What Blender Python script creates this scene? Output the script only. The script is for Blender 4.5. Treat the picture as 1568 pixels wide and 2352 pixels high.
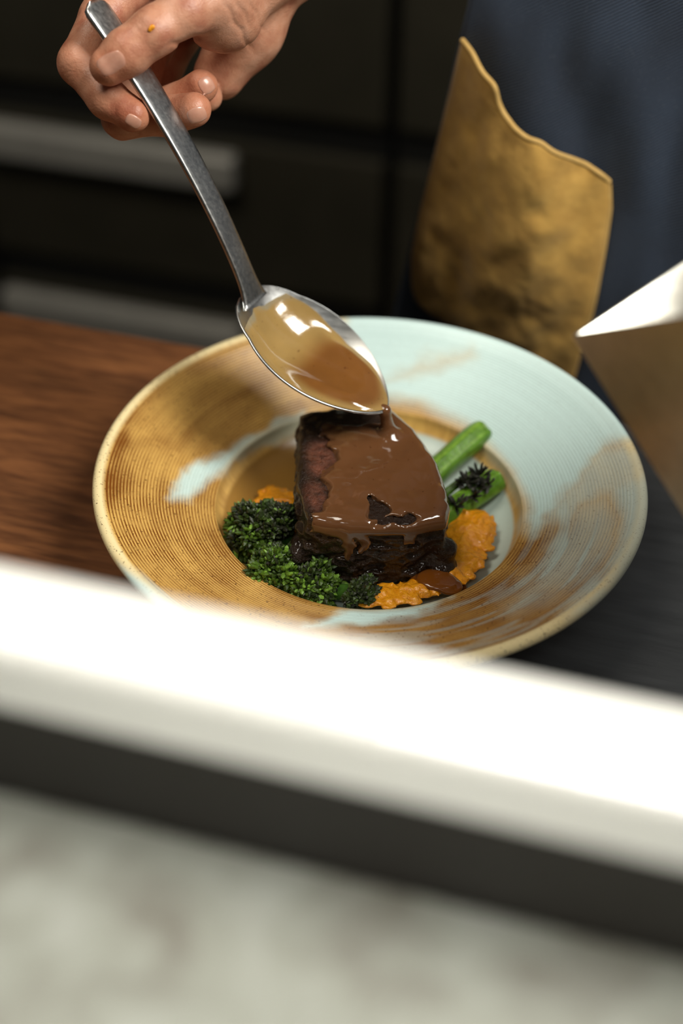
import bpy, bmesh, math, random
import numpy as np
from mathutils import Vector, Matrix

for o in list(bpy.data.objects):
    bpy.data.objects.remove(o, do_unlink=True)
scn = bpy.context.scene
COL = scn.collection
random.seed(4)
RNG = np.random.default_rng(7)

# ------------------------------------------------------------------ camera
# world: x along the counter, y away from the viewer towards the cook, z up; plate axis at the origin
F = 3267.0
EL, RO, PSI = math.radians(40.817), math.radians(.907), math.radians(15.3)
C0 = np.array([.01449, -.02322, .72263]); HR = .052
_n = np.array([0, -math.cos(EL), -math.sin(EL)])
_rz = np.array([[math.cos(RO), -math.sin(RO), 0], [math.sin(RO), math.cos(RO), 0], [0, 0, 1]])
NC = _rz @ _n; UC = _rz @ np.array([1., 0, 0]); VC = np.cross(NC, UC)
UW = np.array([math.cos(PSI), math.sin(PSI), 0]); AW = np.array([-math.sin(PSI), math.cos(PSI), 0]); ZW = np.array([0, 0, 1.])
RC = np.outer(UC, UW) + np.outer(VC, AW) + np.outer(NC, ZW)      # world -> camera (x right, y down, z forward)
TC = C0 - RC @ np.array([0, 0, HR]); CO = -RC.T @ TC

def c2w(q): return (np.asarray(q, float) - TC) @ RC              # camera coords -> world (rows)
def w2c(p): return np.asarray(p, float) @ RC.T + TC
def at(px, py, d): return c2w(np.array([(px - 784) / F * d, (py - 1176) / F * d, d]))
def cpt(px, py, d): return np.array([(px - 784) / F * d, (py - 1176) / F * d, d])
def on(px, py, ax, val):
    r = at(px, py, 1.) - CO
    return CO + r * ((val - CO[ax]) / r[ax])
def pix(p):
    q = w2c(p); return np.stack([784 + F * q[..., 0] / q[..., 2], 1176 + F * q[..., 1] / q[..., 2]], -1)

cd = bpy.data.cameras.new('camera'); cam = bpy.data.objects.new('camera', cd); COL.objects.link(cam)
cd.sensor_fit = 'VERTICAL'; cd.sensor_height = 36; cd.sensor_width = 24; cd.lens = 36 * F / 2352
m = Matrix.Identity(4)
cols = [RC.T @ np.array([1, 0, 0.]), RC.T @ np.array([0, -1., 0]), RC.T @ np.array([0, 0, -1.])]
for j in range(3):
    for i in range(3): m[i][j] = cols[j][i]
    m[j][3] = CO[j]
cam.matrix_world = m
cd.clip_start = .01
cd.dof.use_dof = True; cd.dof.focus_distance = .69; cd.dof.aperture_fstop = 2.8
scn.camera = cam

# ------------------------------------------------------------------ light
scn.view_settings.view_transform = 'Standard'; scn.view_settings.look = 'None'
scn.view_settings.gamma = 1; scn.view_settings.use_curve_mapping = False
scn.view_settings.exposure = 0.22
w = bpy.data.worlds.new('kitchen_air'); scn.world = w; w.use_nodes = True
w.node_tree.nodes['Background'].inputs[0].default_value = (.62, .66, .62, 1)
w.node_tree.nodes['Background'].inputs[1].default_value = .05

def lamp(name, loc, target, sx, sy, watts, color, spread=180):
    l = bpy.data.lights.new(name, 'AREA'); l.shape = 'RECTANGLE'; l.size = sx; l.size_y = sy; l.energy = watts; l.color = color; l.spread = math.radians(spread)
    o = bpy.data.objects.new(name, l); COL.objects.link(o); o.location = loc
    o.rotation_euler = (Vector(target) - Vector(loc)).to_track_quat('-Z', 'Y').to_euler()
    return o
lamp('pass_light', (.68, -.13, 1.05), (0.02, 0, 0), .38, .60, 16.5, (1, .965, .89))
lamp('guest_side_light', (.1, -.95, 1.0), (.08, -.60, .2), .3, .2, 1.35, (1, .97, .9), 38)
lamp('left_fill_light', (-.55, -.28, 1.65), (-.1, .5, -.2), .6, .6, 5.5, (1, .91, .77), 130)  # unseen fill lamp from the left front, lifts pocket, hand and drawers

# ------------------------------------------------------------------ helpers
def S(r, g, b, a=1.):
    f = lambda c: (c / 255 / 12.92) if c / 255 <= .04045 else ((c / 255 + .055) / 1.055) ** 2.4
    return (f(r), f(g), f(b), a)
def Sn(r, g, b): return np.array(S(r, g, b)[:3])

def tag(o, label=None, cat=None, group=None, kind=None):
    if label: o['label'] = label
    if cat: o['category'] = cat
    if group: o['group'] = group
    if kind: o['kind'] = kind
    return o
def empty(name, loc, label, cat, group=None):
    o = bpy.data.objects.new(name, None); COL.objects.link(o); o.location = loc; o.empty_display_size = .01
    return tag(o, label, cat, group)
def mesh(name, v, f, mat, parent=None, smooth=True, col=None, mats=None, midx=None):
    v = np.asarray(v, float)
    if parent is not None: v = v - np.array(parent.location) if parent.parent is None else v - np.array(parent.location) - np.array(parent.parent.location)
    me = bpy.data.meshes.new(name); me.from_pydata(v.tolist(), [], f if isinstance(f, list) else f.tolist())
    o = bpy.data.objects.new(name, me); COL.objects.link(o)
    for q in (mats or [mat]): me.materials.append(q)
    if midx is not None: me.polygons.foreach_set('material_index', np.asarray(midx, np.int32))
    if smooth: me.polygons.foreach_set('use_smooth', np.ones(len(me.polygons), bool))
    if col is not None:
        ca = me.attributes.new('tint', 'FLOAT_COLOR', 'POINT')
        c4 = np.ones((len(v), 4), np.float32); c4[:, :col.shape[1]] = col
        ca.data.foreach_set('color', c4.ravel())
    me.update()
    if parent is not None: o.parent = parent
    return o
def grid_faces(nu, nv, wrap_u=False, wrap_v=False):
    iu = np.arange(nu if wrap_u else nu - 1); iv = np.arange(nv if wrap_v else nv - 1)
    a, b = np.meshgrid(iu, iv, indexing='ij'); a2 = (a + 1) % nu; b2 = (b + 1) % nv
    return np.stack([a * nv + b, a2 * nv + b, a2 * nv + b2, a * nv + b2], -1).reshape(-1, 4)
def box(name, lo, hi, mat, parent=None, bev=.002, seg=2):
    bm = bmesh.new(); bmesh.ops.create_cube(bm, size=1)
    lo = np.array(lo, float); hi = np.array(hi, float)
    for q in bm.verts: q.co = Vector((lo + hi) / 2 + np.array(q.co) * (hi - lo))
    if bev: bmesh.ops.bevel(bm, geom=bm.edges[:], offset=bev, segments=seg, profile=.5, affect='EDGES')
    v = [list(q.co) for q in bm.verts]; f = [[x.index for x in p.verts] for p in bm.faces]; bm.free()
    return mesh(name, v, f, mat, parent, smooth=False)
def struct(o): o['kind'] = 'structure'; return o

def smooth01(x): x = np.clip(x, 0, 1); return x * x * (3 - 2 * x)
def _hash(ix, iy, iz, seed):
    h = (ix.astype(np.int64) * 374761393 + iy.astype(np.int64) * 668265263 + iz.astype(np.int64) * 2147483647 + seed * 1274126177) & 0xffffffff
    h = ((h ^ (h >> 13)) * 1274126177) & 0xffffffff
    return ((h ^ (h >> 16)) & 0xffff) / 65535.0
def vnoise(p, s, seed=0):
    """value noise, -1..1; p (...,3), s cells per metre"""
    q = np.asarray(p, float) * s; i = np.floor(q); f = q - i; f = f * f * (3 - 2 * f)
    r = 0
    for dx in (0, 1):
        for dy in (0, 1):
            for dz in (0, 1):
                wgt = (f[..., 0] if dx else 1 - f[..., 0]) * (f[..., 1] if dy else 1 - f[..., 1]) * (f[..., 2] if dz else 1 - f[..., 2])
                r = r + wgt * _hash(i[..., 0] + dx, i[..., 1] + dy, i[..., 2] + dz, seed)
    return r * 2 - 1
def fbm(p, s, seed=0, oct=3):
    r = 0; a = 1.
    for k in range(oct): r = r + a * vnoise(p, s * 2 ** k, seed + k * 17); a *= .5
    return r / 1.75

# --- signed distance shapes and their surface -----------------------------
def smin(a, b, k):
    h = np.clip(.5 + .5 * (b - a) / k, 0, 1); return b + (a - b) * h - k * h * (1 - h)
def rcone(p, a, b, r1, r2):
    a = np.asarray(a); b = np.asarray(b); ba = b - a; t = np.clip(((p - a) @ ba) / (ba @ ba), 0, 1)
    return np.linalg.norm(p - a - t[..., None] * ba, axis=-1) - (r1 + (r2 - r1) * t)
def ell(p, c, r, R=None):
    q = p - np.asarray(c)
    if R is not None: q = q @ R
    r = np.asarray(r); k0 = np.linalg.norm(q / r, axis=-1); k1 = np.linalg.norm(q / r ** 2, axis=-1)
    return k0 * (k0 - 1) / np.maximum(k1, 1e-9)
def poly2(p, poly):
    """signed distance (negative inside) to a closed polygon, p (...,2)"""
    poly = np.asarray(poly, float); d = np.full(p.shape[:-1], 1e9); s = np.ones(p.shape[:-1])
    for i in range(len(poly)):
        a = poly[i]; b = poly[i - 1]; e = b - a; wv = p - a
        t = np.clip((wv @ e) / (e @ e), 0, 1); d = np.minimum(d, ((wv - t[..., None] * e) ** 2).sum(-1))
        c1 = p[..., 1] >= a[1]; c2 = p[..., 1] < b[1]; c3 = e[0] * wv[..., 1] > e[1] * wv[..., 0]
        s = np.where((c1 & c2 & c3) | (~c1 & ~c2 & ~c3), -s, s)
    return s * np.sqrt(d)
def surface(fn, lo, hi, h, slack=1.0, B=12):
    """surface nets on a block-sparse grid"""
    lo = np.array(lo, float); n = np.ceil((np.array(hi) - lo) / h / B).astype(int) * B
    D = np.full(n + 1, 1e3)
    nb = n // B
    ci = np.stack(np.meshgrid(*[np.arange(k) for k in nb], indexing='ij'), -1).reshape(-1, 3)
    cc = lo + (ci + .5) * B * h; dc = fn(cc); rad = B * h * .87 * 1.15 * slack
    loc = np.stack(np.meshgrid(*[np.arange(B + 1)] * 3, indexing='ij'), -1).reshape(-1, 3)
    far = np.abs(dc) > rad
    for c, d in zip(ci[far], dc[far]):
        s = tuple(slice(c[k] * B, c[k] * B + B + 1) for k in range(3))
        if d < 0: D[s] = np.where(D[s] > 100, -1e2, D[s])
    near = ci[~far]
    for k0 in range(0, len(near), 64):
        ch = near[k0:k0 + 64]; idx = (ch[:, None] * B + loc[None]).reshape(-1, 3)
        D[idx[:, 0], idx[:, 1], idx[:, 2]] = fn(lo + idx * h)
    neg = D < 0
    cnt = np.zeros(n, int)
    for a in (0, 1):
        for b in (0, 1):
            for c in (0, 1): cnt += neg[a:n[0] + a, b:n[1] + b, c:n[2] + c]
    act = np.argwhere((cnt > 0) & (cnt < 8)); ids = np.full(n, -1); ids[tuple(act.T)] = np.arange(len(act))
    acc = np.zeros((len(act), 3)); num = np.zeros(len(act))
    cor = [np.array(c) for c in np.ndindex(2, 2, 2)]
    for a in cor:
        for ax in range(3):
            if a[ax]: continue
            b = a.copy(); b[ax] = 1
            da = D[tuple((act + a).T)]; db = D[tuple((act + b).T)]
            x = (da < 0) != (db < 0); t = np.where(x, da / np.where(x, da - db, 1), 0); t = np.clip(t, 0, 1)
            acc += x[:, None] * (a + t[:, None] * (b - a)); num += x
    v = lo + (act + acc / num[:, None]) * h
    F_ = []
    for ax in range(3):
        o1, o2 = [k for k in range(3) if k != ax]
        sl0 = [slice(1, n[k]) for k in range(3)]; sl1 = list(sl0); sl0[ax] = slice(0, n[ax]); sl1[ax] = slice(1, n[ax] + 1)
        A = neg[tuple(sl0)]; Bq = neg[tuple(sl1)]
        e = np.argwhere(A != Bq); flip = A[tuple(e.T)]
        base = e + 1; base[:, ax] -= 1
        q = []
        for (i, j) in ((0, 0), (1, 0), (1, 1), (0, 1)):
            c = base.copy(); c[:, o1] -= i; c[:, o2] -= j; q.append(ids[tuple(c.T)])
        q = np.stack(q, 1); fl = flip if ax != 1 else ~flip
        q[~fl] = q[~fl][:, ::-1]; F_.append(q)
    f = np.concatenate(F_); f = f[(f >= 0).all(1)]
    return v, f[:, ::-1]
def gradient(fn, p, e=2e-4):
    g = np.stack([fn(p + d) - fn(p - d) for d in np.eye(3) * e], -1)
    return g / np.maximum(np.linalg.norm(g, axis=-1, keepdims=True), 1e-9)

# ------------------------------------------------------------------ materials
def nodes(name):
    mt = bpy.data.materials.new(name); mt.use_nodes = True; nt = mt.node_tree
    return mt, nt, nt.nodes['Principled BSDF']
def setp(b, **k):
    names = dict(rough='Roughness', metal='Metallic', coat='Coat Weight', coatr='Coat Roughness', sss='Subsurface Weight', spec='Specular IOR Level', trans='Transmission Weight', sheen='Sheen Weight', aniso='Anisotropic')
    for q, vv in k.items(): b.inputs[names[q]].default_value = vv
def bump(nt, b, src, strength, dist):
    bn = nt.nodes.new('ShaderNodeBump'); bn.inputs['Strength'].default_value = strength; bn.inputs['Distance'].default_value = dist
    nt.links.new(src, bn.inputs['Height']); nt.links.new(bn.outputs[0], b.inputs['Normal']); return bn
def noise(nt, scale, detail=3, rough=.55, stretch=None, rot=None, dist=0):
    tc = nt.nodes.new('ShaderNodeTexCoord'); n = nt.nodes.new('ShaderNodeTexNoise')
    n.inputs['Scale'].default_value = scale; n.inputs['Detail'].default_value = detail; n.inputs['Roughness'].default_value = rough; n.inputs['Distortion'].default_value = dist
    src = tc.outputs['Object']
    if stretch or rot:
        mp = nt.nodes.new('ShaderNodeMapping'); nt.links.new(src, mp.inputs[0])
        if stretch: mp.inputs['Scale'].default_value = stretch
        if rot: mp.inputs['Rotation'].default_value = rot
        src = mp.outputs[0]
    nt.links.new(src, n.inputs['Vector']); return n.outputs['Fac']
def ramp(nt, src, stops):
    r = nt.nodes.new('ShaderNodeValToRGB'); e = r.color_ramp.elements
    while len(e) < len(stops): e.new(.5)
    for k, (p, c) in enumerate(stops): e[k].position = p; e[k].color = c
    nt.links.new(src, r.inputs[0]); return r.outputs[0]
def mixc(nt, fac, a, b, mode='MIX'):
    mx = nt.nodes.new('ShaderNodeMix'); mx.data_type = 'RGBA'; mx.blend_type = mode
    for k, q in ((0, fac), (6, a), (7, b)):
        if isinstance(q, (int, float)): mx.inputs[k].default_value = q
        elif isinstance(q, tuple): mx.inputs[k].default_value = q
        else: nt.links.new(q, mx.inputs[k])
    return mx.outputs[2]
def tint(nt):
    a = nt.nodes.new('ShaderNodeAttribute'); a.attribute_name = 'tint'; return a.outputs['Color']
def simple(name, c1, c2=None, scale=30, bumpd=0, bscale=None, stretch=None, rot=None, detail=4, **k):
    mt, nt, b = nodes(name); setp(b, **k)
    if c2:
        n = noise(nt, scale, detail, stretch=stretch, rot=rot)
        nt.links.new(ramp(nt, n, [(.3, c1), (.7, c2)]), b.inputs['Base Color'])
    else: b.inputs['Base Color'].default_value = c1
    if bumpd: bump(nt, b, noise(nt, bscale or scale * 4, detail, stretch=stretch, rot=rot), 1, bumpd)
    return mt

M = {}
M['dark_stone'] = simple('dark_stone', S(34, 36, 38), S(48, 50, 52), 90, .0001, 300, stretch=(.25, 1.6, 1), rough=.55)
def _wood():
    mt, nt, b = nodes('brown_wood'); setp(b, rough=.35)
    n1 = noise(nt, 26, 5, .65, stretch=(.35, 1.5, 1), rot=(0, 0, math.radians(-22)))
    n2 = noise(nt, 160, 3, .6, stretch=(.18, 1.6, 1), rot=(0, 0, math.radians(-30)))
    c = ramp(nt, n1, [(.3, S(62, 38, 24)), (.5, S(92, 56, 34)), (.72, S(128, 82, 48))])
    c = mixc(nt, .35, c, ramp(nt, n2, [(.35, S(58, 36, 22)), (.65, S(146, 96, 58))]))
    nt.links.new(c, b.inputs['Base Color']); bump(nt, b, n2, .5, .0004); return mt
M['wood'] = _wood()
M['white_solid'] = simple('white_solid', S(240, 240, 234), rough=.22, coat=.3)
M['dark_panel'] = simple('dark_panel', S(26, 23, 18), S(30, 27, 21), 20, rough=.6)
def _marble():
    mt, nt, b = nodes('grey_marble'); setp(b, rough=.4)
    n = noise(nt, 38, 5, .6, dist=.6)
    nt.links.new(ramp(nt, n, [(.32, S(92, 90, 82)), (.5, S(116, 118, 110)), (.7, S(128, 130, 124))]), b.inputs['Base Color']); return mt
M['marble'] = _marble()
M['cabinet'] = simple('cabinet_dark_steel', S(66, 63, 52), S(76, 72, 60), 14, rough=.5, metal=.2)
M['cabinet_body'] = simple('cabinet_body_dark', S(22, 22, 20), rough=.7)
M['handle'] = simple('handle_steel', S(196, 194, 188), S(212, 210, 202), 40, rough=.45, metal=.25)
M['floor'] = simple('floor_tile', S(54, 50, 44), S(64, 58, 50), 8, rough=.6)
M['wall'] = simple('wall_dark', S(40, 38, 34), S(48, 45, 40), 6, rough=.8)
def _steel():
    mt, nt, b = nodes('brushed_steel'); setp(b, metal=1., rough=.3)
    n = noise(nt, 500, 3, .6, stretch=(.15, 1, 1)); n2 = noise(nt, 60, 4)
    nt.links.new(ramp(nt, n2, [(.3, S(178, 180, 180)), (.7, S(204, 205, 203))]), b.inputs['Base Color'])
    nt.links.new(ramp(nt, n, [(.3, (.27,) * 3 + (1,)), (.7, (.36,) * 3 + (1,))]), b.inputs['Roughness'])
    return mt
M['steel'] = _steel()
M['pan_steel'] = simple('scuffed_steel', S(186, 184, 174), S(204, 202, 192), 120, rough=.34, metal=1.)
def _plate():
    mt, nt, b = nodes('reactive_glaze'); setp(b, rough=.33, spec=.45)
    t = tint(nt); sp = noise(nt, 900, 2, .5); big = noise(nt, 60, 3)
    a = nt.nodes.new('ShaderNodeAttribute'); a.attribute_name = 'tint'
    mask = ramp(nt, sp, [(.63, (0, 0, 0, 1)), (.69, (1, 1, 1, 1))])
    mul = nt.nodes.new('ShaderNodeMath'); mul.operation = 'MULTIPLY'; nt.links.new(mask, mul.inputs[0]); nt.links.new(a.outputs['Alpha'], mul.inputs[1])
    c = mixc(nt, mul.outputs[0], t, S(84, 50, 20))
    nt.links.new(c, b.inputs['Base Color']); return mt
M['plate'] = _plate()
def _gravy(name, deep):
    mt, nt, b = nodes(name); setp(b, rough=.12, coat=.6, coatr=.05, sss=.15); b.inputs['Subsurface Radius'].default_value = (.004, .002, .001)
    sp = noise(nt, 420, 3, .5); c = mixc(nt, ramp(nt, sp, [(.68, (0, 0, 0, 1)), (.74, (.7, .7, .7, 1))]), tint(nt) if deep is None else deep, S(70, 36, 16))
    nt.links.new(c, b.inputs['Base Color']); bump(nt, b, noise(nt, 120, 3), .3, .0006); return mt
M['gravy'] = _gravy('gravy_thin', None)
M['gravy_coat'] = _gravy('gravy_coat', S(98, 64, 38))
def _meat():
    mt, nt, b = nodes('braised_meat'); setp(b, rough=.3, spec=.3, coat=.45, coatr=.04)
    n = noise(nt, 260, 5, .65); c = mixc(nt, ramp(nt, n, [(.35, (0, 0, 0, 1)), (.75, (.65,) * 3 + (1,))]), tint(nt), S(14, 9, 6))
    nt.links.new(c, b.inputs['Base Color']); bump(nt, b, n, 1, .0036); return mt
M['meat'] = _meat()
def _puree():
    mt, nt, b = nodes('orange_puree'); setp(b, rough=.16, coat=.3, sss=.08); b.inputs['Subsurface Radius'].default_value = (.004, .003, .001)
    n = noise(nt, 420, 3, .6)
    nt.links.new(mixc(nt, ramp(nt, n, [(.3, (0, 0, 0, 1)), (.7, (1, 1, 1, 1))]), S(216, 132, 10), S(238, 164, 34)), b.inputs['Base Color'])
    bump(nt, b, n, .8, .0016); return mt
M['puree'] = _puree()
def _green(name, r, bs, bd):
    mt, nt, b = nodes(name); setp(b, rough=r, spec=.4)
    n = noise(nt, bs, 3)
    nt.links.new(mixc(nt, ramp(nt, n, [(.3, (.0,) * 3 + (1,)), (.75, (.5,) * 3 + (1,))]), tint(nt), S(20, 30, 8)), b.inputs['Base Color']); bump(nt, b, n, .5, bd); return mt
M['bud'] = _green('broccoli_bud', .45, 600, .0004)
M['stalk'] = _green('broccoli_stalk', .32, 300, .0004)
def _denim():
    mt, nt, b = nodes('denim'); setp(b, rough=.85, sheen=.15)
    tc = nt.nodes.new('ShaderNodeTexCoord'); wv = nt.nodes.new('ShaderNodeTexWave'); mp = nt.nodes.new('ShaderNodeMapping')
    mp.inputs['Rotation'].default_value = (0, math.radians(-58), 0); nt.links.new(tc.outputs['Object'], mp.inputs[0]); nt.links.new(mp.outputs[0], wv.inputs[0])
    wv.inputs['Scale'].default_value = 190; wv.inputs['Distortion'].default_value = 1.5; wv.inputs['Detail'].default_value = 2
    n = noise(nt, 22, 4); f = noise(nt, 900, 2)
    c = mixc(nt, wv.outputs['Fac'], S(25, 37, 55), S(50, 65, 85)); c = mixc(nt, ramp(nt, n, [(.35, (0, 0, 0, 1)), (.7, (.5,) * 3 + (1,))]), c, S(24, 32, 46))
    c = mixc(nt, ramp(nt, f, [(.6, (0, 0, 0, 1)), (.8, (.5,) * 3 + (1,))]), c, S(86, 94, 104))
    nt.links.new(c, b.inputs['Base Color']); bump(nt, b, wv.outputs['Fac'], .6, .0003); return mt
M['denim'] = _denim()
def _tan():
    mt, nt, b = nodes('mustard_cotton'); setp(b, rough=.8, sheen=.2)
    n = noise(nt, 45, 4, .6)
    nt.links.new(ramp(nt, n, [(.3, S(164, 124, 52)), (.7, S(198, 156, 76))]), b.inputs['Base Color']); bump(nt, b, noise(nt, 60, 3), .6, .0016); return mt
M['tan'] = _tan()
M['tan_edge'] = simple('mustard_hem', S(178, 142, 76), S(190, 156, 92), 200, rough=.8)
M['shirt'] = simple('dark_shirt', S(40, 44, 52), S(48, 52, 60), 40, rough=.9)
M['trouser'] = simple('dark_trousers', S(30, 33, 40), S(38, 42, 50), 40, rough=.9)
M['shoe'] = simple('black_leather', S(20, 20, 20), S(28, 27, 26), 60, rough=.4)
def _skin():
    mt, nt, b = nodes('skin'); setp(b, rough=.42, sss=.12, spec=.45); b.inputs['Subsurface Radius'].default_value = (.006, .0025, .0015)
    n = noise(nt, 70, 4, .6); fine = noise(nt, 900, 3, .6); mid = noise(nt, 260, 3, .6, stretch=(1, 1, 1))
    c = ramp(nt, n, [(.32, S(166, 106, 82)), (.52, S(190, 136, 108)), (.72, S(202, 152, 126))])
    c = mixc(nt, 1.0, c, tint(nt), 'MULTIPLY')
    nt.links.new(c, b.inputs['Base Color'])
    add = nt.nodes.new('ShaderNodeMath'); nt.links.new(fine, add.inputs[0]); nt.links.new(mid, add.inputs[1])
    bump(nt, b, add.outputs[0], .35, .0006); return mt
M['skin'] = _skin()
M['nail'] = simple('fingernail', S(192, 136, 114), S(204, 150, 128), 300, rough=.3, sss=.1, coat=.2)

# ------------------------------------------------------------------ the setting
CB = .148                                            # back edge of the counter
struct(box('floor', (-2.2, -1.6, -.95), (2.4, 1.9, -.90), M['floor'], bev=0))
struct(box('wall_back', (-2.2, 1.62, -.90), (2.4, 1.70, 1.9), M['wall'], bev=0))
# work counter: a brown wooden half and a dark stone half, butted under the plate
wd = empty('wooden_worktop', (-.6, -.1, -.04), 'brown worn wooden worktop to the left of the plate', 'worktop')
box('board', (-1.3, -.30, -.04), (-.012, CB, 0), M['wood'], wd, .003)
st = empty('dark_worktop', (.6, -.1, -.04), 'dark grey stone worktop to the right of the plate', 'worktop')
box('slab', (-.0115, -.30, -.04), (1.3, CB, 0), M['dark_stone'], st, .003)
cb = empty('counter_base', (0, -.1, -.9), 'dark cabinet carrying the worktops under the plate', 'cabinet')
box('carcass', (-1.3, -.28, -.90), (1.3, CB - .04, -.0405), M['cabinet_body'], cb, .003)

# pass: grey marble guest counter in front, dark upstand, white ledge on top
ZT, ZB = .25, .224
yr = on(784, 1440, 2, ZT)[1]; yf = on(784, 1820, 2, ZB)[1]
gm = empty('guest_counter', (0, -.6, -.9), 'grey mottled marble counter in the blurred foreground', 'counter')
box('marble_top', (-1.3, -1.0, .155), (1.3, yf + .0035, .185), M['marble'], gm, .002)
box('front_body', (-1.3, -.9, -.90), (1.3, yf + .0035, .1545), M['cabinet_body'], gm, .002)
us = empty('pass_upstand', (0, -.31, -.9), 'dark brown upstand under the white ledge', 'panel')
box('panel', (-1.3, yf + .004, -.90), (1.3, yr - .002, ZB - .0005), M['dark_panel'], us, .001)
lg = empty('pass_ledge', (0, -.32, ZB), 'glossy white ledge running blurred across the foreground', 'ledge')
def ledge():
    pr = []; ra, rb = .002, .007
    for k in range(7):
        a = -math.pi / 2 - math.pi / 2 * k / 6; pr.append((yf + ra + ra * math.cos(a), ZB + .0008 + ra + ra * math.sin(a)))
    for k in range(7):
        a = math.pi - math.pi / 2 * k / 6; pr.append((yf + rb + rb * math.cos(a), ZT - .0005 - rb + rb * math.sin(a)))
    r2 = .006
    for k in range(7):
        a = math.pi / 2 * (1 - k / 6); pr.append((yr - r2 + r2 * math.cos(a), ZT - .0005 - r2 + r2 * math.sin(a)))
    pr.append((yr, ZB + .0008))
    n = len(pr); v = [(-1.3, y, z) for y, z in pr] + [(1.3, y, z) for y, z in pr]
    f = [[k, (k + 1) % n, n + (k + 1) % n, n + k] for k in range(n)] + [list(range(n))[::-1], list(range(n, 2 * n))]
    return mesh('slab', v, f, M['white_solid'], lg, smooth=False)
ledge()

# drawers behind the cook
YD = 1.0
def drawer_unit(x0, x1, label, zs, hx):
    t = empty('drawer_cabinet', ((x0 + x1) / 2, YD + .3, -.9), label, 'cabinet', 'dark drawer cabinets along the back wall')
    box('carcass', (x0, YD + .012, -.9), (x1, YD + .6, .06), M['cabinet_body'], t, .002)
    box('top', (x0, YD - .004, .0605), (x1, YD + .6, .085), M['cabinet'], t, .002)
    for (za, zb) in zs:
        d = box('drawer_front', (x0 + .006, YD - .006, za), (x1 - .006, YD + .0115, zb - .042), M['cabinet'], t, .003)
        box('recess', (x0 + .006, YD + .006, zb - .0415), (x1 - .006, YD + .0115, zb), M['cabinet_body'], d, .0005)
        if hx:
            o = box('handle', (hx[0], YD - .034, zb - .098), (hx[1], YD - .0065, zb - .05), M['handle'], d, .008, 3)
rows = [(-.78, -.515), (-.51, -.262), (-.257, .05)]
drawer_unit(-1.62, -.80, 'dark drawer cabinet with steel bar handles, furthest left behind the hand', rows, (-1.54, -.88))
drawer_unit(-.795, -.235, 'dark drawer cabinet with two blurred steel handles behind the spoon', rows, (-.782, -.425))
drawer_unit(-.23, .60, 'dark cabinet directly behind the blue apron', [(-.78, -.262), (-.257, .05)], None)

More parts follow.
